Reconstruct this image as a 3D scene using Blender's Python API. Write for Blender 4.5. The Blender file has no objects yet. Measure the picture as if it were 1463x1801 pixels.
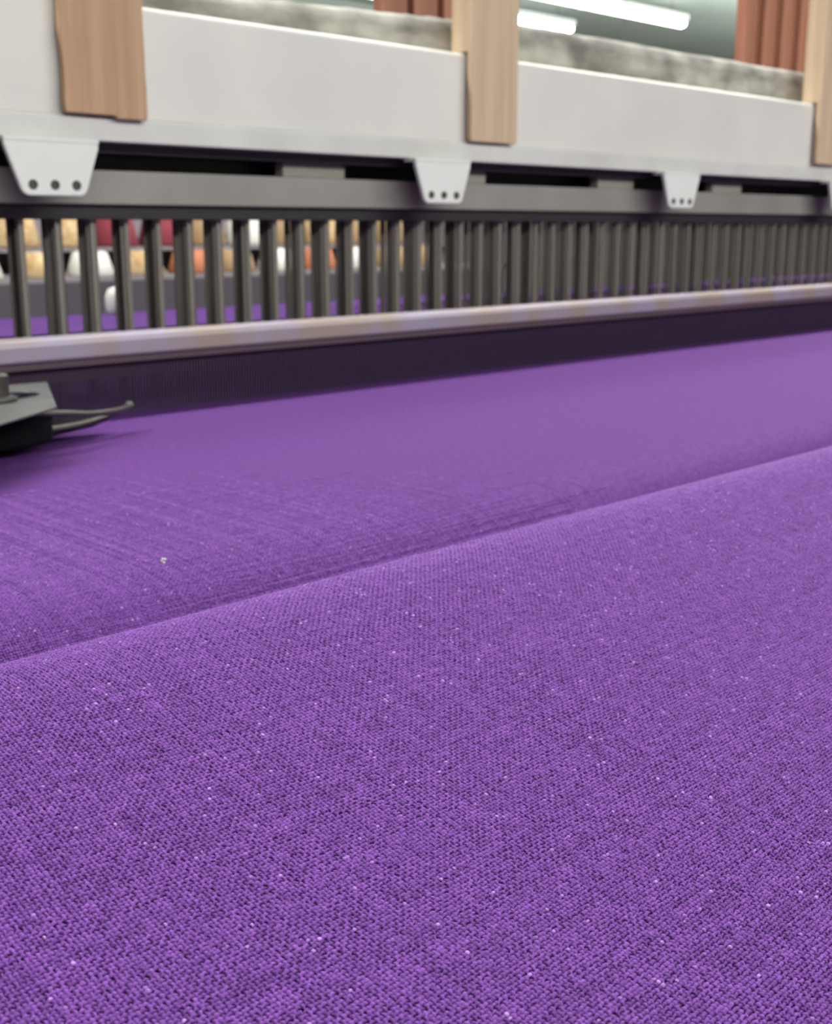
import bpy, bmesh, math, random
import numpy as np
from mathutils import Vector, Matrix

C = bpy.context.scene.collection
PI = math.pi
CAM_H = 1.03                       # camera height above the floor; the woven cloth lies at 0.90 m
rnd = random.Random(7)

# ------------------------------------------------------------------ camera
F_PX = 2120.0
pitch = math.atan((900.5 - 400) / F_PX)
yaw = math.radians(44.7353)        # loom axis (+x) seen 44.7 degrees right of the view axis
cam_d = bpy.data.cameras.new('camera')
cam = bpy.data.objects.new('camera', cam_d); C.objects.link(cam)
fw = Vector((0.6850016, 0.69136042, -0.22976853)).normalized()
cam.location = (0, 0, CAM_H)
cam.rotation_euler = fw.to_track_quat('-Z', 'Y').to_euler()
cam_d.sensor_fit = 'VERTICAL'; cam_d.sensor_height = 36.0
cam_d.lens = F_PX * 36.0 / 1801.0
cam_d.clip_start = 0.01; cam_d.clip_end = 200
cam_d.dof.use_dof = True
cam_d.dof.focus_distance = 0.285
cam_d.dof.aperture_fstop = 30
bpy.context.scene.camera = cam
VF = np.array(fw[:]); VR = np.array([fw.y, -fw.x, 0]); VR /= np.linalg.norm(VR); VU = np.cross(VR, VF)

# ------------------------------------------------------------------ world, exposure
w = bpy.data.worlds.new('world'); bpy.context.scene.world = w; w.use_nodes = True
bg = w.node_tree.nodes['Background']
bg.inputs[0].default_value = (0.93, 0.97, 1.0, 1); bg.inputs[1].default_value = 0.35
vs = bpy.context.scene.view_settings
vs.view_transform = 'Standard'; vs.look = 'None'; vs.gamma = 1; vs.use_curve_mapping = False
vs.exposure = 0.0

TUBE_W = 75.0                      # watts of each overhead lamp's area light

# ------------------------------------------------------------------ helpers
def lin(r, g, b):
    def f(c):
        c /= 255.0
        return c / 12.92 if c <= 0.04045 else ((c + 0.055) / 1.055) ** 2.4
    return (f(r), f(g), f(b), 1)

def mat(name, col, rough=0.5, metal=0.0, noise=None, scale=20.0, stretch=(1, 1, 1), bump=0.0, bscale=None, spec=0.5, detail=4, lo=0.35, hi=0.65):
    m = bpy.data.materials.new(name); m.use_nodes = True
    nt = m.node_tree; b = nt.nodes['Principled BSDF']
    b.inputs['Base Color'].default_value = col
    b.inputs['Roughness'].default_value = rough
    b.inputs['Metallic'].default_value = metal
    b.inputs['Specular IOR Level'].default_value = spec
    tc = nt.nodes.new('ShaderNodeTexCoord'); mp = nt.nodes.new('ShaderNodeMapping')
    mp.inputs['Scale'].default_value = stretch
    nt.links.new(tc.outputs['Object'], mp.inputs['Vector'])
    n = nt.nodes.new('ShaderNodeTexNoise'); n.inputs['Scale'].default_value = scale; n.inputs['Detail'].default_value = detail
    nt.links.new(mp.outputs[0], n.inputs['Vector'])
    if noise:
        r = nt.nodes.new('ShaderNodeValToRGB')
        r.color_ramp.elements[0].position = lo; r.color_ramp.elements[0].color = col
        r.color_ramp.elements[1].position = hi; r.color_ramp.elements[1].color = noise
        nt.links.new(n.outputs['Fac'], r.inputs['Fac']); nt.links.new(r.outputs[0], b.inputs['Base Color'])
    if bump:
        n2 = nt.nodes.new('ShaderNodeTexNoise'); n2.inputs['Scale'].default_value = bscale or scale
        nt.links.new(mp.outputs[0], n2.inputs['Vector'])
        bp = nt.nodes.new('ShaderNodeBump'); bp.inputs['Strength'].default_value = bump; bp.inputs['Distance'].default_value = 0.002
        nt.links.new(n2.outputs['Fac'], bp.inputs['Height']); nt.links.new(bp.outputs[0], b.inputs['Normal'])
    return m

def emis(name, col, s):
    m = bpy.data.materials.new(name); m.use_nodes = True
    b = m.node_tree.nodes['Principled BSDF']
    b.inputs['Base Color'].default_value = (0.8, 0.8, 0.8, 1)
    b.inputs['Emission Color'].default_value = col; b.inputs['Emission Strength'].default_value = s
    return m

def empty(name, loc, label, cat, group=None):
    o = bpy.data.objects.new(name, None); C.objects.link(o); o.location = loc
    o['label'] = label; o['category'] = cat
    if group: o['group'] = group
    bpy.context.view_layer.update()
    return o

def tag(o, label, cat, group=None, kind=None):
    o['label'] = label; o['category'] = cat
    if group: o['group'] = group
    if kind: o['kind'] = kind
    return o

def link_mesh(name, me, m, parent=None, smooth=False):
    """mesh is given in world coordinates; origin moves to its box centre (top level) or stays at the parent's base"""
    if m: me.materials.append(m)
    if smooth: me.shade_smooth()
    o = bpy.data.objects.new(name, me); C.objects.link(o)
    if parent:
        me.transform(Matrix.Translation(-parent.matrix_world.translation)); o.parent = parent
        if parent.parent or parent.type == 'MESH':
            pass
    return o

def obj(name, bm, m, parent=None, smooth=False, bevel=0.0, seg=2):
    bmesh.ops.recalc_face_normals(bm, faces=bm.faces)
    me = bpy.data.meshes.new(name); bm.to_mesh(me); bm.free()
    cs = [v.co for v in me.vertices]
    o = bpy.data.objects.new(name, me); C.objects.link(o)
    me.materials.append(m)
    if smooth: me.shade_smooth()
    if parent:
        off = parent.matrix_world.translation
        me.transform(Matrix.Translation(-off)); o.parent = parent
    else:
        lo = Vector((min(c.x for c in cs), min(c.y for c in cs), min(c.z for c in cs)))
        hi = Vector((max(c.x for c in cs), max(c.y for c in cs), max(c.z for c in cs)))
        off = Vector(((lo.x + hi.x) / 2, (lo.y + hi.y) / 2, lo.z))
        me.transform(Matrix.Translation(-off)); o.location = off
    if bevel:
        b = o.modifiers.new('bevel', 'BEVEL'); b.width = bevel; b.segments = seg; b.limit_method = 'ANGLE'
    bpy.context.view_layer.update()
    return o

def box(bm, x0, x1, y0, y1, z0, z1):
    """z in metres above the floor"""
    vs_ = [bm.verts.new(p) for p in ((x0, y0, z0), (x1, y0, z0), (x1, y1, z0), (x0, y1, z0), (x0, y0, z1), (x1, y0, z1), (x1, y1, z1), (x0, y1, z1))]
    for f in ((0, 3, 2, 1), (4, 5, 6, 7), (0, 1, 5, 4), (1, 2, 6, 5), (2, 3, 7, 6), (3, 0, 4, 7)):
        bm.faces.new([vs_[i] for i in f])
    return vs_

def prism(bm, pts, axis, a0, a1, conv=None):
    """extrude the closed outline pts (2-D) along axis 'x', 'y' or 'z' from a0 to a1"""
    def P(p, a):
        if axis == 'x': return (a, p[0], p[1])
        if axis == 'y': return (p[0], a, p[1])
        return (p[0], p[1], a)
    A = [bm.verts.new(P(p, a0)) for p in pts]; B = [bm.verts.new(P(p, a1)) for p in pts]
    n = len(pts)
    fA = bm.faces.new(A); fB = bm.faces.new(B[::-1])
    for i in range(n): bm.faces.new((A[i], B[i], B[(i + 1) % n], A[(i + 1) % n]))
    return A, B

def cyl(bm, c, d, r0, r1, L, n=20, cap=True):
    d = Vector(d).normalized(); u = d.orthogonal().normalized(); v = d.cross(u)
    c = Vector(c); A = []; B = []
    for i in range(n):
        a = 2 * PI * i / n; q = u * math.cos(a) + v * math.sin(a)
        A.append(bm.verts.new(c + q * r0)); B.append(bm.verts.new(c + d * L + q * r1))
    for i in range(n): bm.faces.new((A[i], A[(i + 1) % n], B[(i + 1) % n], B[i]))
    if cap: bm.faces.new(A[::-1]); bm.faces.new(B)

def lathe(bm, c, prof, n=24, d=(0, 0, 1)):
    d = Vector(d).normalized(); u = d.orthogonal().normalized(); v = d.cross(u); c = Vector(c)
    rings = []
    for r, h in prof:
        if r < 1e-6: rings.append([bm.verts.new(c + d * h)])
        else: rings.append([bm.verts.new(c + d * h + (u * math.cos(2 * PI * i / n) + v * math.sin(2 * PI * i / n)) * r) for i in range(n)])
    for a, b in zip(rings, rings[1:]):
        if len(a) == 1 and len(b) == 1: continue
        for i in range(n):
            j = (i + 1) % n
            if len(a) == 1: bm.faces.new((a[0], b[j], b[i]))
            elif len(b) == 1: bm.faces.new((a[i], a[j], b[0]))
            else: bm.faces.new((a[i], a[j], b[j], b[i]))

def tube(bm, pts, r, n=8, flat=1.0):
    rings = []
    pts = [Vector(p) for p in pts]
    for k, p in enumerate(pts):
        t = (pts[min(k + 1, len(pts) - 1)] - pts[max(k - 1, 0)]).normalized()
        u = t.cross(Vector((0, 0, 1))).normalized(); v = u.cross(t)
        rr = r[k] if isinstance(r, (list, tuple)) else r
        rings.append([bm.verts.new(p + u * rr * math.cos(2 * PI * i / n) + v * rr * flat * math.sin(2 * PI * i / n)) for i in range(n)])
    for a, b in zip(rings, rings[1:]):
        for i in range(n): bm.faces.new((a[i], a[(i + 1) % n], b[(i + 1) % n], b[i]))
    bm.faces.new(rings[0][::-1]); bm.faces.new(rings[-1])

def smooth_poly(pts, it=2):
    P = np.array(pts, float)
    for _ in range(it):
        Q = [P[0]]
        for a, b in zip(P[:-1], P[1:]): Q += [0.75 * a + 0.25 * b, 0.25 * a + 0.75 * b]
        Q.append(P[-1]); P = np.array(Q)
    return P

Z = CAM_H                          # heights below are written as Z + (height relative to the lens)

# ------------------------------------------------------------------ materials
M_white = mat('painted white metal', lin(208, 205, 197), 0.42, noise=lin(200, 198, 192), scale=9, bump=0.02)
M_flange = mat('painted light grey metal', lin(200, 199, 194), 0.4, noise=lin(188, 187, 182), scale=14)
M_brk = mat('painted bracket', lin(212, 213, 208), 0.42)
M_hole = mat('dark screw', lin(70, 66, 66), 0.5, 0.3)
M_bar = mat('grey aluminium rail', lin(128, 124, 118), 0.45, 0.15, noise=lin(140, 135, 130), scale=12)
M_block = mat('grey spacer', lin(132, 128, 116), 0.6)
M_dark = mat('blackened steel', lin(30, 27, 32), 0.5, 0.2)
M_darkrail = mat('dark rail', lin(46, 41, 48), 0.5, 0.2)
M_heddle = mat('heddle steel', lin(160, 152, 143), 0.4, 0.3, noise=lin(50, 46, 45), scale=260, stretch=(1, 0.3, 0.004), lo=0.4, hi=0.6)
M_wood1 = mat('tan wood', lin(178, 145, 114), 0.65, noise=lin(165, 131, 99), scale=12, stretch=(14, 14, 0.5), bump=0.15, bscale=60)
M_wood2 = mat('pale beech', lin(192, 168, 140), 0.6, noise=lin(180, 155, 127), scale=12, stretch=(12, 12, 0.5), bump=0.1, bscale=60)
M_woodedge = mat('dark wood edge', lin(110, 78, 58), 0.8, noise=lin(75, 50, 38), scale=40)
M_slat = mat('red brown wood', lin(164, 108, 86), 0.55, noise=lin(142, 90, 70), scale=6, stretch=(10, 10, 0.5))
M_lint = mat('lint grey slab', lin(100, 97, 91), 0.95, noise=lin(158, 154, 147), scale=22, stretch=(0.8, 1, 1.6), bump=0.5, bscale=60)
M_slabtop = mat('pale slab top', lin(222, 220, 214), 0.7)
M_cap = mat('worn reed cap', lin(142, 127, 120), 0.42, 0.3, noise=lin(142, 133, 150), scale=11, lo=0.42, hi=0.60, stretch=(1.6, 1, 1), bump=0.05)
M_capbase = mat('dark cap base', lin(70, 52, 60), 0.6, 0.1)
M_baulk = mat('brown baulk', lin(84, 66, 70), 0.7)
M_dent = mat('reed wire', lin(96, 80, 104), 0.35, 0.6)
M_warp = mat('purple warp yarn', lin(92, 48, 124), 0.75, noise=lin(76, 38, 108), scale=90)
M_temple = mat('satin grey steel', lin(96, 96, 95), 0.42, 0.45, noise=lin(86, 87, 86), scale=40)
M_black = mat('black rubber', lin(9, 8, 11), 0.85, spec=0.1)
M_wire = mat('spring steel', lin(74, 71, 66), 0.4, 0.6)
M_floor = mat('grey concrete floor', lin(110, 108, 104), 0.7, noise=lin(92, 90, 86), scale=3)
M_ceil = mat('grey green ceiling', lin(170, 182, 174), 0.8, noise=lin(160, 172, 166), scale=0.6)
M_wall = mat('pale grey wall', lin(150, 150, 142), 0.8)
M_beam_c = mat('ceiling beam paint', lin(160, 168, 162), 0.7)
M_hous = mat('lamp housing', lin(215, 218, 216), 0.4)
M_tube = emis('fluorescent tube glow', (0.95, 1.0, 0.97, 1), 12)
M_cards = {
    'cream': mat('cream yarn', lin(190, 168, 128), 0.9, noise=lin(166, 130, 88), scale=60),
    'white': mat('white yarn', lin(205, 203, 196), 0.9),
    'red': mat('dark red yarn', lin(120, 44, 56), 0.9),
    'orange': mat('orange yarn', lin(168, 104, 74), 0.9),
    'tan': mat('tan yarn', lin(150, 124, 92), 0.9)}
M_shelf = mat('grey shelf', lin(120, 112, 116), 0.6)
M_panel = mat('grey machine panel', lin(128, 124, 116), 0.5)

def fabric(name, threads, stretch=None, rot=0.0):
    m = bpy.data.materials.new(name); m.use_nodes = True
    nt = m.node_tree; N = nt.nodes; L = nt.links; b = N['Principled BSDF']
    b.inputs['Roughness'].default_value = 0.5 if threads else 0.62
    b.inputs['Specular IOR Level'].default_value = 0.28 if threads else 0.05
    b.inputs['Sheen Weight'].default_value = 0.1 if threads else 0.0
    b.inputs['Sheen Roughness'].default_value = 0.45
    b.inputs['Specular Tint'].default_value = (0.80, 0.50, 1.0, 1)
    b.inputs['Sheen Tint'].default_value = (0.85, 0.62, 1.0, 1)
    tc = N.new('ShaderNodeTexCoord')
    def noise(scale, st=(1, 1, 1), detail=3):
        mp = N.new('ShaderNodeMapping'); mp.inputs['Scale'].default_value = st
        n = N.new('ShaderNodeTexNoise'); n.inputs['Scale'].default_value = scale; n.inputs['Detail'].default_value = detail
        L.new(tc.outputs['Object'], mp.inputs[0]); L.new(mp.outputs[0], n.inputs['Vector']); return n.outputs['Fac']
    def ramp(fac, p0, c0, p1, c1):
        r = N.new('ShaderNodeValToRGB'); e = r.color_ramp.elements
        e[0].position = p0; e[0].color = c0; e[1].position = p1; e[1].color = c1
        L.new(fac, r.inputs[0]); return r.outputs[0]
    def mix(fac, a, c, mode='MIX'):
        x = N.new('ShaderNodeMix'); x.data_type = 'RGBA'; x.blend_type = mode
        if hasattr(fac, 'links'): L.new(fac, x.inputs[0])
        else: x.inputs[0].default_value = fac
        for s, v in ((6, a), (7, c)):
            if hasattr(v, 'links'): L.new(v, x.inputs[s])
            else: x.inputs[s].default_value = v
        return x.outputs[2]
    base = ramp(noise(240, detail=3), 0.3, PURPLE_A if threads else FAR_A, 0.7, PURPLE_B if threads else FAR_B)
    if threads:
        at = N.new('ShaderNodeAttribute'); at.attribute_name = 'tint'
        base = mix(1.0, base, ramp(at.outputs['Fac'], 0.0, (0.62, 0.58, 0.66, 1), 1.0, (1.3, 1.35, 1.25, 1)), 'MULTIPLY')
        fl = N.new('ShaderNodeAttribute'); fl.attribute_name = 'fleck'
        base = mix(fl.outputs['Fac'], base, lin(184, 140, 206))
        mp = N.new('ShaderNodeMapping'); mp.inputs['Rotation'].default_value = (0, 0, rot); mp.inputs['Scale'].default_value = stretch
        n_ = N.new('ShaderNodeTexNoise'); n_.inputs['Scale'].default_value = 5200; n_.inputs['Detail'].default_value = 2
        L.new(tc.outputs['Object'], mp.inputs[0]); L.new(mp.outputs[0], n_.inputs['Vector']); f1 = n_.outputs['Fac']
        base = mix(1.0, base, ramp(f1, 0.30, (0.72, 0.70, 0.74, 1), 0.72, (1.28, 1.30, 1.26, 1)), 'MULTIPLY')
        bp = N.new('ShaderNodeBump'); bp.inputs['Strength'].default_value = 0.8; bp.inputs['Distance'].default_value = 0.00022
        L.new(f1, bp.inputs['Height']); L.new(bp.outputs[0], b.inputs['Normal'])
    else:
        base = mix(1.0, base, ramp(noise(700, detail=2), 0.3, (0.74, 0.74, 0.74, 1), 0.7, (1.22, 1.22, 1.22, 1)), 'MULTIPLY')
        sp = N.new('ShaderNodeSeparateXYZ'); L.new(tc.outputs['Object'], sp.inputs[0])
        def math_(op, a, v=None):
            x = N.new('ShaderNodeMath'); x.operation = op
            if hasattr(a, 'links'): L.new(a, x.inputs[0])
            else: x.inputs[0].default_value = a
            if v is not None:
                if hasattr(v, 'links'): L.new(v, x.inputs[1])
                else: x.inputs[1].default_value = v
            return x.outputs[0]
        sx = math_('SINE', math_('MULTIPLY', sp.outputs[0], PI / PITCH)); sy = math_('SINE', math_('MULTIPLY', sp.outputs[1], PI / PITCH))
        h = math_('ABSOLUTE', math_('MULTIPLY', sx, sy))
        h = math_('ADD', math_('POWER', h, 0.45), math_('MULTIPLY', noise(900), 0.8))
        bp = N.new('ShaderNodeBump'); bp.inputs['Strength'].default_value = 0.9; bp.inputs['Distance'].default_value = 0.00035
        L.new(h, bp.inputs['Height']); L.new(bp.outputs[0], b.inputs['Normal'])
    L.new(base, b.inputs['Base Color'])
    return m

PITCH = 0.00106
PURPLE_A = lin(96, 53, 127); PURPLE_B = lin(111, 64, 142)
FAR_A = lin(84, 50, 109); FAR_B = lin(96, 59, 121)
M_weft = fabric('purple linen weft', True, (0.16, 1, 1), math.radians(24))
M_warp_t = fabric('purple linen warp', True, (1, 0.16, 1), math.radians(-24))
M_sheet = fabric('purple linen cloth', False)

# ------------------------------------------------------------------ room
def slab(name, x0, x1, y0, y1, z0, z1, m, label=None):
    bm = bmesh.new(); box(bm, x0, x1, y0, y1, z0, z1)
    o = obj(name, bm, m); o['kind'] = 'structure'; return o
X0, X1, Y0, Y1, HC = -8.0, 34.0, -6.0, 17.0, 3.45
slab('floor', X0, X1, Y0, Y1, -0.1, 0.0, M_floor)
slab('ceiling', X0, X1, Y0, Y1, HC, HC + 0.1, M_ceil)
slab('wall_back', X0, X1, Y1, Y1 + 0.1, 0, HC, M_wall)
slab('wall_front', X0, X1, Y0 - 0.1, Y0, 0, HC, M_wall)
slab('wall_right', X1, X1 + 0.1, Y0, Y1, 0, HC, M_wall)
slab('wall_left', X0 - 0.1, X0, Y0, Y1, 0, HC, M_wall)
for k, yb in enumerate((10.6, 12.6, 14.8)):
    slab('trim_%d' % (k + 1), X0, X1, yb, yb + 0.25, HC - 0.16, HC, M_beam_c)

def lamp(x0, x1, y, z, label, power, light=True, up=0.5):
    t = empty('fluorescent_lamp', ((x0 + x1) / 2, y, z), label, 'lamp', 'ceiling tube lamps' if not light else None)
    bm = bmesh.new(); box(bm, x0, x1, y - 0.07, y + 0.07, z + 0.06, z + 0.12); obj('lamp_housing', bm, M_hous, t, bevel=0.01)
    bm = bmesh.new(); r = 0.05
    lathe(bm, (x0, y, z + 0.03), [(0, 0), (r * .7, 0.01), (r, 0.05), (r, x1 - x0 - 0.05), (r * .7, x1 - x0 - 0.01), (0, x1 - x0)], 16, (1, 0, 0))
    obj('lamp_tube', bm, M_tube, t, smooth=True)
    for xx in (x0 + 0.25, x1 - 0.25):
        bm = bmesh.new(); cyl(bm, (xx, y, z + 0.12), (0, 0, 1), 0.003, 0.003, HC - z - 0.12, 8); obj('hanger', bm, M_dark, t)
    if light:
        ld = bpy.data.lights.new('tube_light', 'AREA'); ld.shape = 'RECTANGLE'
        ld.size = x1 - x0; ld.size_y = 0.14; ld.energy = power; ld.color = (1.0, 0.995, 0.965)
        lo = bpy.data.objects.new('tube_light', ld); C.objects.link(lo)
        lo.parent = t; lo.location = (0, 0, -0.03)
        lu = ld.copy(); lu.energy = power * up; lu.size_y = 0.3; l2 = bpy.data.objects.new('tube_uplight', lu); C.objects.link(l2)
        l2.parent = t; l2.location = (0, 0, 0.13); l2.rotation_euler = (PI, 0, 0)
    return t
lz = Z + 2.17
lamp(5.5, 12.15, 8.04, lz, 'long glowing ceiling tube at top right, nearer and higher of two', 150, up=0.03)
lamp(4.6, 11.55, 9.14, lz, 'glowing ceiling tube just above grey slab beside middle wooden post', 150, up=0.03)
lamp(-2.5, 5.0, -2.9, Z + 1.75, 'tube lamp above the weaver side of the loom', 385)
lamp(-2.0, 5.0, 1.3, Z + 2.0, 'tube lamp above the back of the loom', 215, up=0.2)
lamp(8.0, 22.0, 6.0, Z + 1.15, 'added unseen tube lamp in the hall that brightens the ceiling', 430, up=1.5)  # added lamp, hidden behind the beam, throws light up onto the ceiling

# ------------------------------------------------------------------ woven cloth
ctrl = [(-0.10, -0.170), (0.0, -0.160), (0.05, -0.1535), (0.09, -0.1475), (0.13, -0.1415), (0.17, -0.1345), (0.20, -0.1275), (0.225, -0.1210), (0.25, -0.1150),
        (0.268, -0.1118), (0.282, -0.1115), (0.295, -0.1142), (0.306, -0.1190), (0.316, -0.1245), (0.326, -0.1330), (0.334, -0.1440), (0.341, -0.1560), (0.350, -0.1620), (0.359, -0.1580), (0.366, -0.1480), (0.373, -0.1390), (0.383, -0.1335), (0.397, -0.1308), (0.415, -0.1301), (0.46, -0.130), (0.60, -0.130), (0.757, -0.130)]
pp = smooth_poly(ctrl, 4)
ds = np.r_[0, np.cumsum(np.hypot(*np.diff(pp, axis=0).T))]
S_TOT = ds[-1]
def prof(s):
    s = np.asarray(s, float)
    y = np.interp(s, ds, pp[:, 0]); z = np.interp(s, ds, pp[:, 1])
    e = 0.003
    ty = np.interp(s + e, ds, pp[:, 0]) - np.interp(s - e, ds, pp[:, 0]); tz = np.interp(s + e, ds, pp[:, 1]) - np.interp(s - e, ds, pp[:, 1])
    l = np.hypot(ty, tz); return y, z + Z, ty / l, tz / l
S_END = float(np.interp(0.56, pp[:, 0], ds))      # fine threads are modelled up to just behind the fold
def s_range(dlo, dhi):
    """x-range of modelled threads per weft row (the part of the fold the camera and its neighbours can see, plus a margin)"""
    out = {}; rr = np.random.RandomState(11)
    xs = np.arange(-0.2, 1.0, PITCH)
    for j in range(int(S_END / PITCH) + 1):
        y, z, _, _ = prof(j * PITCH)
        P = np.stack([xs, np.full_like(xs, float(y)), np.full_like(xs, float(z) - Z)], -1)
        d = P @ VF; px = 731.5 + F_PX * (P @ VR) / np.maximum(d, .01); py = 900.5 - F_PX * (P @ VU) / np.maximum(d, .01)
        ok = (d > 0.1) & ((y < 0.322) | (d < dlo + (dhi - dlo) * rr.rand())) & (px > -70) & (px < 1463 + 60) & (py < 1801 + 60) & (py > 600)
        if ok.any(): out[j] = (int(round(xs[ok][0] / PITCH)), int(round(xs[ok][-1] / PITCH)))
    return out
RNG = s_range(0.42, 0.66)          # each weft thread ends at its own distance, so the fine weave thins out gradually
RMIN = s_range(0.42, 0.42); RMAX = s_range(0.66, 0.66)
rs = np.random.RandomState(3)
I0 = min(a for a, b in RMAX.values()); I1 = max(b for a, b in RMAX.values()); J0 = min(RMAX); J1 = max(RMAX)
YJ = {j: float(prof(j * PITCH)[0]) for j in RMAX}
NI, NJ = I1 - I0 + 1, J1 - J0 + 1
def smooth_noise(n, k, amp):
    a = rs.randn(n + 4 * k); ker = np.hanning(2 * k + 1); ker /= np.sqrt((ker ** 2).sum())
    return amp * np.convolve(a, ker, 'same')[2 * k:2 * k + n]
fleckF = (rs.rand(NJ + 1, NI + 1) < 0.012) * rs.uniform(0.1, 0.75, (NJ + 1, NI + 1))
fleckW = (rs.rand(NJ + 1, NI + 1) < 0.012) * rs.uniform(0.1, 0.75, (NJ + 1, NI + 1))
VERT, QUAD, TINT, FLECK = [], [], [], []
nv = 0
SUB = 4
ANG = np.radians([-25, 35, 90, 145, 205])
HW, HT, AMP = 0.355 * PITCH, 0.27 * PITCH, 0.29 * PITCH
def add_thread(cen, wid, nor, width, thick, tint, fleck):
    global nv
    n = len(cen)
    ca, sa = np.cos(ANG), np.sin(ANG)
    V = cen[:, None, :] + wid[:, None, :] * (width[:, None] * ca[None])[:, :, None] + nor[:, None, :] * (thick[:, None] * sa[None])[:, :, None]
    VERT.append(V.reshape(-1, 3).astype(np.float32))
    k = len(ANG)
    idx = nv + np.arange(n * k).reshape(n, k)
    q = np.stack([idx[:-1, :-1], idx[1:, :-1], idx[1:, 1:], idx[:-1, 1:]], -1).reshape(-1, 4)
    QUAD.append(q.astype(np.int32)); TINT.append(np.repeat(tint, k).astype(np.float32)); FLECK.append(np.repeat(fleck, k).astype(np.float32))
    nv += n * k
# weft threads (along x)
offJ = smooth_noise(NJ + 1, 2, 0.05 * PITCH)
for j, (a, b) in RNG.items():
    n = (b - a) * SUB + 1
    u = a + np.arange(n) / SUB
    wob = smooth_noise(n, 9, 0.09 * PITCH)
    s = j * PITCH + offJ[j - J0] + wob
    y, z, ty, tz = prof(s)
    wv = 1 + 0.19 * smooth_noise(n, 5, 1) + 0.12 * rs.randn()
    wv = np.clip(wv, 0.7, 1.35)
    ph = np.cos(PI * (u + j))
    off = AMP * ph + 0.07 * PITCH * smooth_noise(n, 4, 1)
    cen = np.stack([u * PITCH, y - tz * off, z + ty * off], -1)
    wid = np.stack([np.zeros(n), ty, tz], -1); nor = np.stack([np.zeros(n), -tz, ty], -1)
    cell = np.clip(np.round(u).astype(int) - I0, 0, NI)
    tint = np.clip(0.5 + 0.12 * rs.randn() + 0.20 * smooth_noise(n, 3, 1), 0, 1)
    add_thread(cen, wid, nor, HW * wv * (0.82 + 0.20 * ph), HT * (0.9 + 0.1 * wv), tint, fleckF[j - J0][cell] * (ph > 0.2))
n_weft_quads = sum(len(q) for q in QUAD)
# warp threads (along s)
starts = {}
for i in range(I0, I1 + 1):
    lim = 0.42 + 0.24 * rs.rand()
    js = [j for j, (a, b) in RMAX.items() if a <= i <= b and (YJ[j] < 0.322 or 0.685 * i * PITCH + 0.6914 * YJ[j] + 0.030 < lim)]
    if len(js) < 3: continue
    a, b = min(js), max(js)
    n = (b - a) * SUB + 1
    u = a + np.arange(n) / SUB
    s = u * PITCH
    y, z, ty, tz = prof(s)
    wv = np.clip(1 + 0.19 * smooth_noise(n, 5, 1) + 0.08 * rs.randn(), 0.62, 1.4)
    ph = -np.cos(PI * (u + i))
    off = AMP * ph + 0.07 * PITCH * smooth_noise(n, 4, 1)
    x = i * PITCH + smooth_noise(n, 9, 0.08 * PITCH) + 0.05 * PITCH * rs.randn()
    cen = np.stack([x, y - tz * off, z + ty * off], -1)
    wid = np.tile(np.array([[1.0, 0, 0]]), (n, 1)); nor = np.stack([np.zeros(n), -tz, ty], -1)
    cell = np.clip(np.round(u).astype(int) - J0, 0, NJ)
    tint = np.clip(0.5 + 0.12 * rs.randn() + 0.20 * smooth_noise(n, 3, 1), 0, 1)
    add_thread(cen, wid, nor, HW * wv * (0.82 + 0.20 * ph), HT * (0.9 + 0.1 * wv), tint, fleckW[cell, i - I0] * (ph > 0.2))
n_thread_quads = sum(len(q) for q in QUAD)
# continuous sheet: rest of the cloth, and the layer of cloth lying under the top threads
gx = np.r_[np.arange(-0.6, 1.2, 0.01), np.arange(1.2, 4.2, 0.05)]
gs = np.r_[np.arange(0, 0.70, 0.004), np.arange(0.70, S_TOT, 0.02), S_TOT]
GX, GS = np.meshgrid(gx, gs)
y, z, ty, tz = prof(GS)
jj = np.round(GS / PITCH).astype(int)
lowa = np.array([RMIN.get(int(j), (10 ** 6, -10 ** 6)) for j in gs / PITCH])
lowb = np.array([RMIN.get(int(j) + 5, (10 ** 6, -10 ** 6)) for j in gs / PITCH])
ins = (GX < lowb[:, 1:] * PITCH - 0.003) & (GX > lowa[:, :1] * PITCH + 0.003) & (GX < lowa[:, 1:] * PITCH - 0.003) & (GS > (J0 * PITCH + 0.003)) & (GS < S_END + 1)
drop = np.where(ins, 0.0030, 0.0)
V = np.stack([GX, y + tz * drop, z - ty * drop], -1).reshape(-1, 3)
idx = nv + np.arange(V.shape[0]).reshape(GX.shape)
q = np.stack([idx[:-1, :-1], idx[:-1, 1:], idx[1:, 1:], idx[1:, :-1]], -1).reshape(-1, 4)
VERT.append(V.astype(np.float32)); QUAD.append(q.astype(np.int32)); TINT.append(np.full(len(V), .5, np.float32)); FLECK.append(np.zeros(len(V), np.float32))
V = np.concatenate(VERT); Q = np.concatenate(QUAD)
me = bpy.data.meshes.new('woven_cloth')
me.vertices.add(len(V)); me.vertices.foreach_set('co', V.ravel())
me.loops.add(Q.size); me.loops.foreach_set('vertex_index', Q.ravel())
me.polygons.add(len(Q)); me.polygons.foreach_set('loop_start', np.arange(0, Q.size, 4, dtype=np.int32)); me.polygons.foreach_set('loop_total', np.full(len(Q), 4, np.int32))
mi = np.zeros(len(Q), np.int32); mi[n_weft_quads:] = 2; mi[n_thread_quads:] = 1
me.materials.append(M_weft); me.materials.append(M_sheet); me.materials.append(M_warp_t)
me.polygons.foreach_set('material_index', mi)
for nm, arr in (('tint', np.concatenate(TINT)), ('fleck', np.concatenate(FLECK))):
    at = me.attributes.new(nm, 'FLOAT', 'POINT'); at.data.foreach_set('value', arr)
me.update(calc_edges=True); me.shade_smooth()
cloth = bpy.data.objects.new('woven_cloth', me); C.objects.link(cloth)
tag(cloth, 'purple plain-woven linen cloth running from the reed over a soft fold', 'cloth')
print('cloth verts', len(V))
del VERT, QUAD, TINT, FLECK

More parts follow.
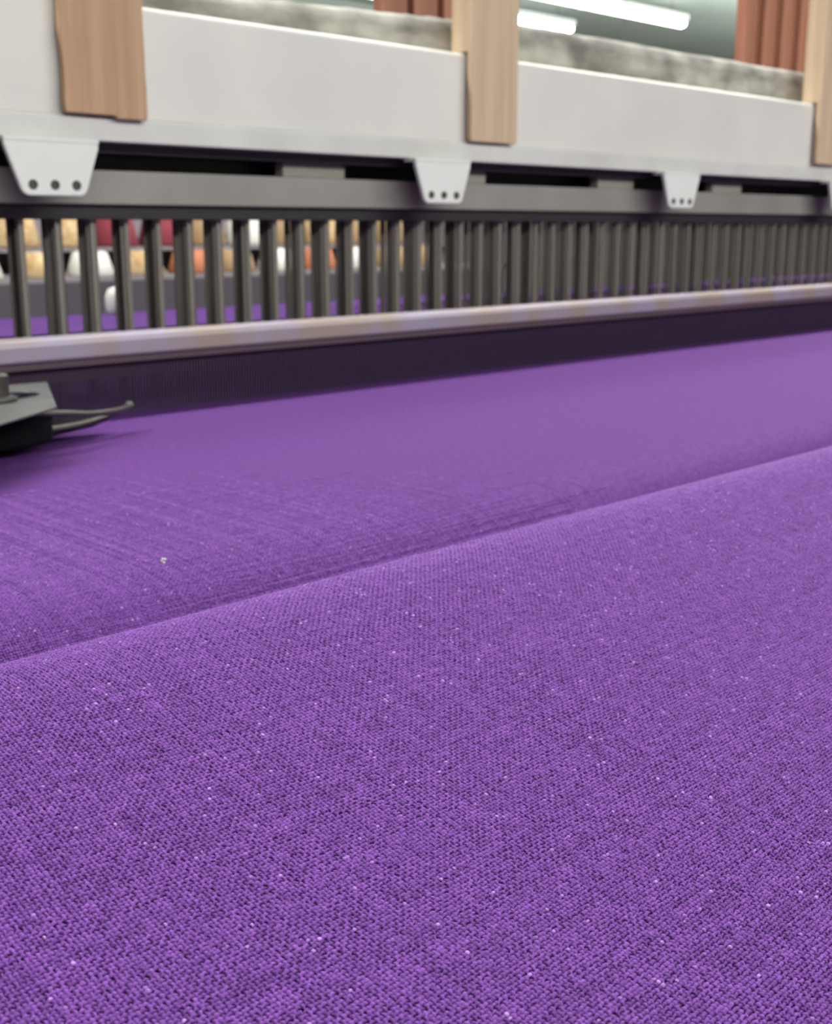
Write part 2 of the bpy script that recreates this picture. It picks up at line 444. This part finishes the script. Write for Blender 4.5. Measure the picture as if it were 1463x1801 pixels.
# a few specks lying on the cloth
def on_cloth(x, y):
    s = float(np.interp(y, pp[:, 0], ds)); return float(prof(s)[1])
bm = bmesh.new(); c = Vector((0.2556, 0.402, Z - 0.1305))
for k in range(3): tube(bm, [c + Vector((rnd.uniform(-.001, .001), rnd.uniform(-.001, .001), 0.0006 * k)) for _ in range(4)], 0.00035, 6)
tag(obj('lint_speck', bm, M_cards['white'], smooth=True), 'tiny white fluff speck on purple cloth just behind the fold at left', 'lint')
bm = bmesh.new(); lathe(bm, (0.96, 0.586, Z - 0.1305), [(0, 0), (0.0022, 0.0002), (0.002, 0.001), (0, 0.0016)], 10)
tag(obj('yarn_knot', bm, mat('dark purple knot', lin(84, 44, 110), 0.9), smooth=True), 'small dark purple knot on the cloth at far right', 'knot')

# ------------------------------------------------------------------ reed
RX0, RX1 = -0.3, 4.2
reed = empty('weaving_reed', (0.9, 0.757, Z - 0.150), 'long weaving reed of fine wires under a worn rounded metal cap', 'reed')
bm = bmesh.new()
cp = [(0.7478, -0.0875), (0.7470, -0.0862), (0.7474, -0.0765), (0.7500, -0.0732), (0.7530, -0.0722), (0.762, -0.0718), (0.766, -0.0735), (0.767, -0.083), (0.766, -0.0875)]
prism(bm, [(p[0], p[1] + Z) for p in cp], 'x', RX0, RX1); obj('reed_cap', bm, M_cap, reed, smooth=False, bevel=0.0006)
bm = bmesh.new(); box(bm, RX0, RX1, 0.7500, 0.765, Z - 0.0925, Z - 0.0875); obj('cap_lip', bm, M_capbase, reed)
bm = bmesh.new(); box(bm, RX0, RX1, 0.7585, 0.765, Z - 0.1035, Z - 0.091); obj('reed_baulk', bm, M_baulk, reed)
dp = 0.0025
def dent(bm, x): box(bm, x - 0.00028, x + 0.00028, 0.7560, 0.7585, Z - 0.150, Z - 0.0905)
xs_d = [0.33 + dp * k for k in range(100)]
bm = bmesh.new(); dent(bm, 0.33); d0 = obj('reed_wire', bm, M_dent, reed)
for k in range(1, 100):
    c = d0.copy(); C.objects.link(c); c.parent = reed; c.location = (dp * k, 0, 0)
bm = bmesh.new()
x = 0.33 - dp
while x > RX0: dent(bm, x); x -= dp
x = 0.33 + dp * 100
while x < RX1: dent(bm, x); x += dp
o = obj('reed_wires', bm, M_dent, reed); o['kind'] = 'stuff'

# warp sheet passing through the reed and the heddles
bm = bmesh.new()
path = [(0.757, -0.1305), (0.82, -0.112), (0.89, -0.0920), (1.05, -0.0925), (1.2, -0.1000), (1.5, -0.1165)]
path2 = [(0.757, -0.1310), (0.82, -0.140), (0.89, -0.149), (1.05, -0.145), (1.2, -0.136), (1.5, -0.1165)]
x = 0.0; k = 0
while x < 3.6:
    P = path if k % 2 == 0 else path2
    rr = 0.00055; rows = []
    for (yy, zz) in P:
        rows.append([bm.verts.new((x + dx, yy, Z + zz + dz)) for dx, dz in ((-rr, 0), (0, rr), (rr, 0), (0, -rr))])
    for a, b in zip(rows, rows[1:]):
        for i in range(4): bm.faces.new((a[i], a[(i + 1) % 4], b[(i + 1) % 4], b[i]))
    x += 0.0013; k += 1
tag(obj('warp_threads', bm, M_warp), 'purple warp threads seen between the heddles behind the reed', 'yarn', kind='stuff')

# sley board below the reed
bm = bmesh.new(); prism(bm, [(0.745, Z - 0.152), (0.80, Z - 0.152), (0.84, Z - 0.175), (0.84, Z - 0.26), (0.745, Z - 0.26)], 'x', RX0, RX1)
sley = obj('sley_board', bm, M_dark, bevel=0.002); tag(sley, 'dark beam carrying the reed under the purple warp', 'beam')
bm = bmesh.new(); box(bm, RX0, RX1, 1.44, 1.52, Z - 0.26, Z - 0.1185); bb = obj('back_rest', bm, M_dark, bevel=0.01); tag(bb, 'dark back rest bar under the far warp threads', 'beam')
# loom side frames / bed (below the cloth) that carry everything
fr = empty('loom_frame', (1.8, 0.9, 0), 'dark cast loom frame below the cloth', 'loom')
for xx in (-0.55, 4.2):
    bm = bmesh.new(); prism(bm, [(0.15, 0), (1.6, 0), (1.6, Z - 0.1), (1.05, Z - 0.02), (1.05, Z + 0.162), (0.845, Z + 0.162), (0.845, Z - 0.05), (0.70, Z - 0.19), (0.15, Z - 0.22)], 'x', xx - 0.06, xx); obj('side_frame', bm, M_darkrail, fr, bevel=0.005)
bm = bmesh.new(); box(bm, -0.55, 4.2, 0.38, 0.52, Z - 0.36, Z - 0.24); obj('cross_member', bm, M_darkrail, fr, bevel=0.005)
bm = bmesh.new(); box(bm, -0.55, 4.2, 0.80, 1.3, Z - 0.45, Z - 0.27); obj('cross_member', bm, M_darkrail, fr, bevel=0.005)

# ------------------------------------------------------------------ white top beam
BX0, BX1 = -0.5, 4.2
YB = 0.84
beam = empty('white_top_beam', (1.0, YB, Z + 0.0626), 'long white painted beam across the loom with a lower lip', 'beam')
bm = bmesh.new(); box(bm, BX0, BX1, YB, 1.02, Z + 0.0775, Z + 0.1632); obj('beam_face', bm, M_white, beam, bevel=0.0045, seg=4)
bm = bmesh.new(); prism(bm, [(YB - 0.0035, Z + 0.0630), (YB - 0.0035, Z + 0.0795), (YB - 0.001, Z + 0.0812), (YB + 0.02, Z + 0.0812), (YB + 0.02, Z + 0.0630)], 'x', BX0, BX1)
obj('lower_lip', bm, M_flange, beam, bevel=0.0008)
bm = bmesh.new(); box(bm, BX0, BX1, YB + 0.012, 1.0, Z + 0.056, Z + 0.0632); obj('underside_channel', bm, M_darkrail, beam)
def bracket(xc):
    tw, bw = 0.0375, 0.0265
    y0, y1 = 0.8265, 0.8310
    zt, zb = Z + 0.0600, Z + 0.0222
    def arc(cx, cz, r, a0, a1, n=5): return [(cx + r * math.cos(math.radians(a0 + (a1 - a0) * t / n)), cz + r * math.sin(math.radians(a0 + (a1 - a0) * t / n))) for t in range(n + 1)]
    pts = [(xc - tw, zt), (xc - tw + 0.0005, zt - 0.004)] + arc(xc - bw + 0.0070, zb + 0.0075, 0.0075, 195, 270) + arc(xc + bw - 0.0070, zb + 0.0075, 0.0075, 270, 345) + [(xc + tw - 0.0005, zt - 0.004), (xc + tw, zt)]
    bm = bmesh.new(); prism(bm, pts, 'y', y0, y1)
    b = obj('hanging_bracket', bm, M_brk, beam, bevel=0.0012)
    bm = bmesh.new(); box(bm, xc - tw, xc + tw, y0, 0.8425, Z + 0.0600, Z + 0.0629); s = obj('bracket_tab', bm, M_brk, b)
    for dx in (-0.0172, 0, 0.0172):
        bm = bmesh.new(); lathe(bm, (xc + dx, y0 + 0.002, Z + 0.0300), [(0, -0.0022), (0.0016, -0.0022), (0.0019, -0.0030), (0.0033, -0.0030), (0.0036, -0.0024), (0.0036, 0.002), (0, 0.002)], 16, (0, 1, 0))
        h = obj('screw', bm, M_hole, b)
for k in range(7): bracket(0.0455 + 0.4055 * k)

# heald frame: rail, spacers, heddles
heald = empty('heald_frame', (1.0, 0.86, Z - 0.15), 'grey heald frame rail with dark heddles hanging under white beam', 'heald frame')
bm = bmesh.new(); box(bm, BX0 + .05, BX1 - .05, 0.860, 0.875, Z + 0.0172, Z + 0.0432); obj('top_rail', bm, M_bar, heald, bevel=0.0012)
bm = bmesh.new(); box(bm, BX0 + .05, BX1 - .05, 0.866, 0.945, Z + 0.0065, Z + 0.0172); obj('heddle_bar', bm, M_dark, heald)
bm = bmesh.new(); box(bm, BX0 + .05, BX1 - .05, 0.895, 0.945, Z + 0.0172, Z + 0.056); obj('slot_backing', bm, M_dark, heald)  # dark backing added so the slot above the top rail reads black
for xa, xb in ((0.2, 0.27), (0.690, 0.762), (0.897, 0.955), (1.145, 1.214), (1.385, 1.455), (1.80, 1.87)):
    bm = bmesh.new(); box(bm, xa, xb, 0.862, 0.874, Z + 0.0432, Z + 0.0555); obj('spacer_block', bm, M_block, heald, bevel=0.001)
def heddle_mesh():
    bm = bmesh.new()
    for q in range(5):
        yy = 0.874 + 0.0055 * q; xx = rnd.uniform(-0.0014, 0.0014)
        w_ = rnd.uniform(0.0016, 0.0036)
        box(bm, xx - w_, xx + w_, yy - 0.0005, yy + 0.0005, Z - 0.16, Z + 0.0075)
        box(bm, xx + w_ + 0.0006, xx + w_ + 0.0014, yy + 0.002, yy + 0.0028, Z - 0.16, Z + 0.0075)
    return bm
protos = []
x0h = 0.4475 - 0.0303 * 9
for k in range(88):
    xk = x0h + 0.0303 * k
    if len(protos) < 4:
        o = obj('heddle', heddle_mesh(), M_heddle, heald); protos.append(o); o.location = (xk - 1.0 + 1.0, 0, 0)
    else:
        o = protos[k % 4].copy(); C.objects.link(o); o.parent = heald
        o.location = (xk, 0, 0)
# heddle meshes are built around x = 0: shift by the parent's offset happens in obj()

# ------------------------------------------------------------------ wooden posts
def post(x0, x1, zb, m, label, cleat=True, ragged=False, top=0.55):
    t = empty('wooden_post', ((x0 + x1) / 2, 0.832, Z + zb), label, 'wooden post')
    bm = bmesh.new()
    if ragged:
        L = []; R = []
        n = 26
        for i in range(n + 1):
            zz = Z + zb + (top - zb) * (i / n) ** 1.6
            L.append((x0 + rnd.uniform(-0.0004, 0.0004) - (0.0006 if i % 5 == 2 else 0), zz)); R.append((x1 + rnd.uniform(-0.0004, 0.0004), zz))
        pts = [(x0 + (x1 - x0) * 0.62, Z + zb - 0.0002), (x0 + (x1 - x0) * 0.60, Z + zb + 0.0018)] + L + R[::-1]
        pts[2] = (x0 + 0.001, Z + zb + 0.0022); pts[-1] = (x1 - 0.001, Z + zb - 0.0002)
    else: pts = [(x0 + 0.001, Z + zb), (x0, Z + zb + 0.004), (x0, Z + top), (x1, Z + top), (x1, Z + zb + 0.004), (x1 - 0.001, Z + zb)]
    prism(bm, pts, 'y', 0.8300, 0.8362); obj('front_board', bm, m, t, bevel=0.0007)
    if cleat:
        bm = bmesh.new(); box(bm, x0 + 0.001, x1 - 0.001, 0.836, 0.858, Z + 0.1640, Z + top); obj('rear_cleat', bm, m, t, bevel=0.0007)
    return t
post(0.4655, 0.5340, 0.0795, M_wood1, 'tan wooden post with rough edges at the left of the white beam', True, True)
post(0.8975, 0.9660, 0.0815, M_wood2, 'pale wooden post crossing the middle of the white beam', True)
post(1.5910, 1.6600, 0.0845, M_wood2, 'pale wooden post at the far right edge of the white beam', True)

# lint-covered slabs lying on the beam
def slab_on_beam(x0, x1, z0l, z0r, label, notch=None):
    bm = bmesh.new()
    n = 40
    ya, yb = 0.885, 1.01
    rings = []
    for i in range(n + 1):
        t = i / n; x = x0 + (x1 - x0) * t
        e = min(1, min(t, 1 - t) * (x1 - x0) / 0.012); e = math.sqrt(max(0.05, 1 - (1 - e) ** 2))
        zt = Z + 0.1632 + (z0l + (z0r - z0l) * t - 0.1632) * e + rnd.uniform(-0.0006, 0.0006)
        rings.append([bm.verts.new((x, ya, Z + 0.1632)), bm.verts.new((x, ya - 0.0015, Z + 0.18)), bm.verts.new((x, ya, zt - 0.006)), bm.verts.new((x, ya + 0.006, zt)), bm.verts.new((x, yb, zt)), bm.verts.new((x, yb, Z + 0.1632))])
    for a, b in zip(rings, rings[1:]):
        for i in range(6): bm.faces.new((a[i], a[(i + 1) % 6], b[(i + 1) % 6], b[i]))
    bm.faces.new(rings[0][::-1]); bm.faces.new(rings[-1])
    o = obj('lint_covered_slab', bm, M_lint, smooth=True)
    return tag(o, label, 'slab')
slab_on_beam(0.545, 0.952, 0.1880, 0.2040, 'mottled grey lint-covered slab on white beam, left of middle post')
slab_on_beam(0.975, 1.668, 0.2095, 0.2115, 'mottled grey lint-covered slab on white beam, right of middle post')

# red-brown slats standing behind
def slat(x, w_, y, z0, h, label, group):
    bm = bmesh.new(); box(bm, x, x + w_, y, y + 0.017, Z + z0, Z + z0 + h)
    return tag(obj('upright_board', bm, M_slat, bevel=0.0015), label, 'slat', group)
bm = bmesh.new(); box(bm, 0.95, 2.6, 1.06, 1.16, Z + 0.150, Z + 0.175); rail = tag(obj('slat_rail', bm, M_darkrail, bevel=0.002), 'dark rail behind the beam carrying the red brown slats', 'rail')
bm = bmesh.new(); box(bm, 0.95, 1.0, 1.02, 1.15, Z + 0.08, Z + 0.150); box(bm, 2.5, 2.55, 1.02, 1.15, Z + 0.08, Z + 0.150); 
br = obj('rail_arm', bm, M_darkrail, rail)
words = ['leftmost', 'second', 'third', 'fourth', 'fifth', 'rightmost']
for k in range(4): slat(1.846 + 0.060 * k, 0.034, 1.105, 0.175, 0.40, '%s of the red brown boards beside the far right post' % ['leftmost', 'second from left', 'third from left', 'rightmost'][k], 'red brown boards at the right')
for k in range(3): slat(1.040 + 0.052 * k, 0.041, 1.105, 0.175, 0.30, '%s red brown board behind slab, left of the middle post' % ['leftmost', 'middle', 'rightmost'][k], 'red brown boards at the middle post')

# ------------------------------------------------------------------ temple (cloth stretcher) at the left
tp = empty('weaving_temple', (0.32, 0.66, Z - 0.130), 'black and grey steel cloth temple with bolt and spring finger at the left', 'temple')
zt = -0.098
outer = [(0.250, 0.738), (0.3822, 0.7281), (0.3315, 0.6223), (0.2804, 0.5872), (0.235, 0.557), (0.20, 0.60)]
bm = bmesh.new()
# plate with a slotted hole: ring of outer outline and slot outline bridged
def stadium(cx, cy, L, r, ang, n=8):
    ca, sa = math.cos(ang), math.sin(ang); out = []
    for sgn, a0 in ((1, -90), (-1, 90)):
        for t in range(n + 1):
            a = math.radians(a0 + 180 * t / n); px = sgn * L / 2 + r * math.cos(a); py = r * math.sin(a)
            out.append((cx + px * ca - py * sa, cy + px * sa + py * ca))
    return out
slot = stadium(0.321, 0.680, 0.030, 0.0170, math.radians(20))
from mathutils.geometry import tessellate_polygon
pl = [Vector((p[0], p[1], 0)) for p in outer]; sl = [Vector((p[0], p[1], 0)) for p in slot]
allp = pl + sl; tris = tessellate_polygon([pl, sl])
T = [bm.verts.new((p.x, p.y, Z + zt)) for p in allp]; B = [bm.verts.new((p.x, p.y, Z + zt - 0.0018)) for p in allp]
for t in tris:
    bm.faces.new([T[i] for i in t]); bm.faces.new([B[i] for i in reversed(t)])
for a, n in ((0, len(pl)), (len(pl), len(sl))):
    for i in range(n):
        p, q_ = a + i, a + (i + 1) % n
        bm.faces.new((T[p], T[q_], B[q_], B[p]))
plate = obj('slotted_plate', bm, M_temple, tp, bevel=0.0008)
bm = bmesh.new()
lathe(bm, (0.3135, 0.664, Z + zt), [(0, -0.012), (0.007, -0.012), (0.007, 0.0), (0.0140, 0), (0.0140, 0.0025), (0.0098, 0.003), (0.0098, 0.0150), (0.0088, 0.0162), (0.0048, 0.0162), (0.0048, 0.007), (0, 0.007)], 28)
obj('bolt', bm, M_wire, tp, smooth=False, bevel=0.0003)
bm = bmesh.new()
def zpl(pts, z0, z1): prism(bm, pts, 'z', Z + z0, Z + z1)
zpl([(0.20, 0.575), (0.235, 0.592), (0.3038, 0.6392), (0.3263, 0.6425), (0.343, 0.6501), (0.350, 0.668), (0.352, 0.70), (0.33, 0.72), (0.20, 0.72)], -0.1235, -0.1035)
obj('lower_block', bm, M_black, tp, bevel=0.003)
bm = bmesh.new(); zpl([(0.335, 0.649), (0.3564, 0.6660), (0.385, 0.6775), (0.405, 0.6925), (0.38, 0.700), (0.345, 0.700)], -0.1225, -0.1185)
obj('guide_tongue', bm, M_black, tp, bevel=0.001)
bm = bmesh.new()
tube(bm, smooth_poly([(0.330, 0.645, Z - 0.1045), (0.3517, 0.647, Z - 0.107), (0.371, 0.655, Z - 0.1105), (0.396, 0.6675, Z - 0.1125), (0.418, 0.6875, Z - 0.1140)], 2), 0.0020, 10)
obj('spring_finger', bm, M_wire, tp, smooth=True)
bm = bmesh.new()
tube(bm, smooth_poly([(0.3274, 0.6577, Z - 0.118), (0.3427, 0.6615, Z - 0.118), (0.3564, 0.6639, Z - 0.118), (0.374, 0.6678, Z - 0.118), (0.3985, 0.6790, Z - 0.1165), (0.418, 0.6875, Z - 0.1140)], 2), 0.0024, 10, 0.8)
obj('finger_guard', bm, M_wire, tp, smooth=True)
bm = bmesh.new(); lathe(bm, (0.4155, 0.6855, Z - 0.1142), [(0, 0), (0.0028, 0.0006), (0.0034, 0.002), (0.0028, 0.0046), (0, 0.005)], 12, (0.7, 0.6, 0.25)); obj('finger_tip', bm, M_wire, tp, smooth=True)
bm = bmesh.new(); cyl(bm, (0.22, 0.68, Z - 0.300), (0, 0, 1), 0.012, 0.012, 0.19, 16); obj('mounting_post', bm, M_black, tp)

# ------------------------------------------------------------------ creel with yarn cones far behind (seen through the heddles)
sh = empty('yarn_shelf', (1.6, 2.6, 0), 'dark shelf of yarn cones seen through the heddles at left', 'shelf')
for z_, ys in ((-0.100, 2.25), (-0.044, 2.47)):
    bm = bmesh.new(); box(bm, 1.05, 2.6, ys, 2.75, Z + z_ - 0.008, Z + z_); obj('shelf_board', bm, M_shelf, sh)
bm = bmesh.new(); box(bm, 1.08, 2.57, 2.25, 2.265, Z - 0.30, Z - 0.108); obj('front_panel', bm, mat('dark shelf front', lin(66, 59, 68), 0.6), sh)
for xx in (1.05, 2.57):
    bm = bmesh.new(); box(bm, xx, xx + 0.03, 2.25, 2.75, 0, Z + 0.04); obj('shelf_upright', bm, M_shelf, sh)
bm = bmesh.new(); box(bm, 1.05, 2.6, 2.75, 2.77, 0, Z + 0.04); obj('shelf_back', bm, M_shelf, sh)
def cone(x, y, z, r, h, key, label, group):
    t = empty('yarn_cone', (x, y, z), label, 'yarn cone', group)
    bm = bmesh.new(); lathe(bm, (x, y, z), [(0, 0), (r * .92, 0), (r, h * .08), (r * .72, h * .92), (r * .6, h * .97), (0.012, h * .97), (0, h * .97)], 24); obj('yarn_winding', bm, M_cards[key], t, smooth=True)
    bm = bmesh.new(); cyl(bm, (x, y, z + h * .95), (0, 0, 1), 0.012, 0.010, h * 0.08, 12); obj('cone_tip', bm, M_shelf, t)
top_k = ['cream', 'cream', 'cream', 'red', 'red', 'tan', 'white', 'tan', 'cream', 'tan', 'tan']
low_k = ['white', 'cream', 'white', 'cream', 'orange', 'tan', 'white', 'orange', 'white', 'tan', 'tan']
nm = ['first', 'second', 'third', 'fourth', 'fifth', 'sixth', 'seventh', 'eighth', 'ninth', 'tenth', 'eleventh']
for k in range(11):
    xx = 1.16 + 0.125 * k
    cone(xx, 2.55, Z - 0.044, 0.055, 0.078, top_k[k], '%s yarn cone, %s from left on the upper shelf' % (top_k[k], nm[k]), 'yarn cones on the upper shelf')
    cone(xx - 0.07, 2.33, Z - 0.100, 0.050, 0.052, low_k[k], '%s yarn cone, %s from left on the lower shelf' % (low_k[k], nm[k]), 'yarn cones on the lower shelf')
# white bobbin standing on the warp behind the heddles
bm = bmesh.new(); lathe(bm, (0.8385, 1.40, Z - 0.1150), [(0, 0), (0.010, 0), (0.013, 0.012), (0.013, 0.028), (0.009, 0.037), (0, 0.041)], 18)
tag(obj('white_bobbin', bm, M_cards['white'], smooth=True), 'small white bobbin glimpsed between heddles above the reed cap at left', 'bobbin')

# neighbouring machine behind, grey
nb = empty('grey_machine_cabinet', (6.0, 4.0, 0), 'grey machine cabinet behind the heddles at the right', 'machine')
bm = bmesh.new(); box(bm, 2.9, 9.5, 3.6, 4.5, 0.0, Z + 0.10); obj('cabinet_body', bm, M_panel, nb, bevel=0.02)
for k in range(4):
    bm = bmesh.new(); box(bm, 3.0 + 1.6 * k, 4.45 + 1.6 * k, 3.585, 3.6, 0.25, Z + 0.04); obj('cabinet_door', bm, M_bar, nb, bevel=0.004)
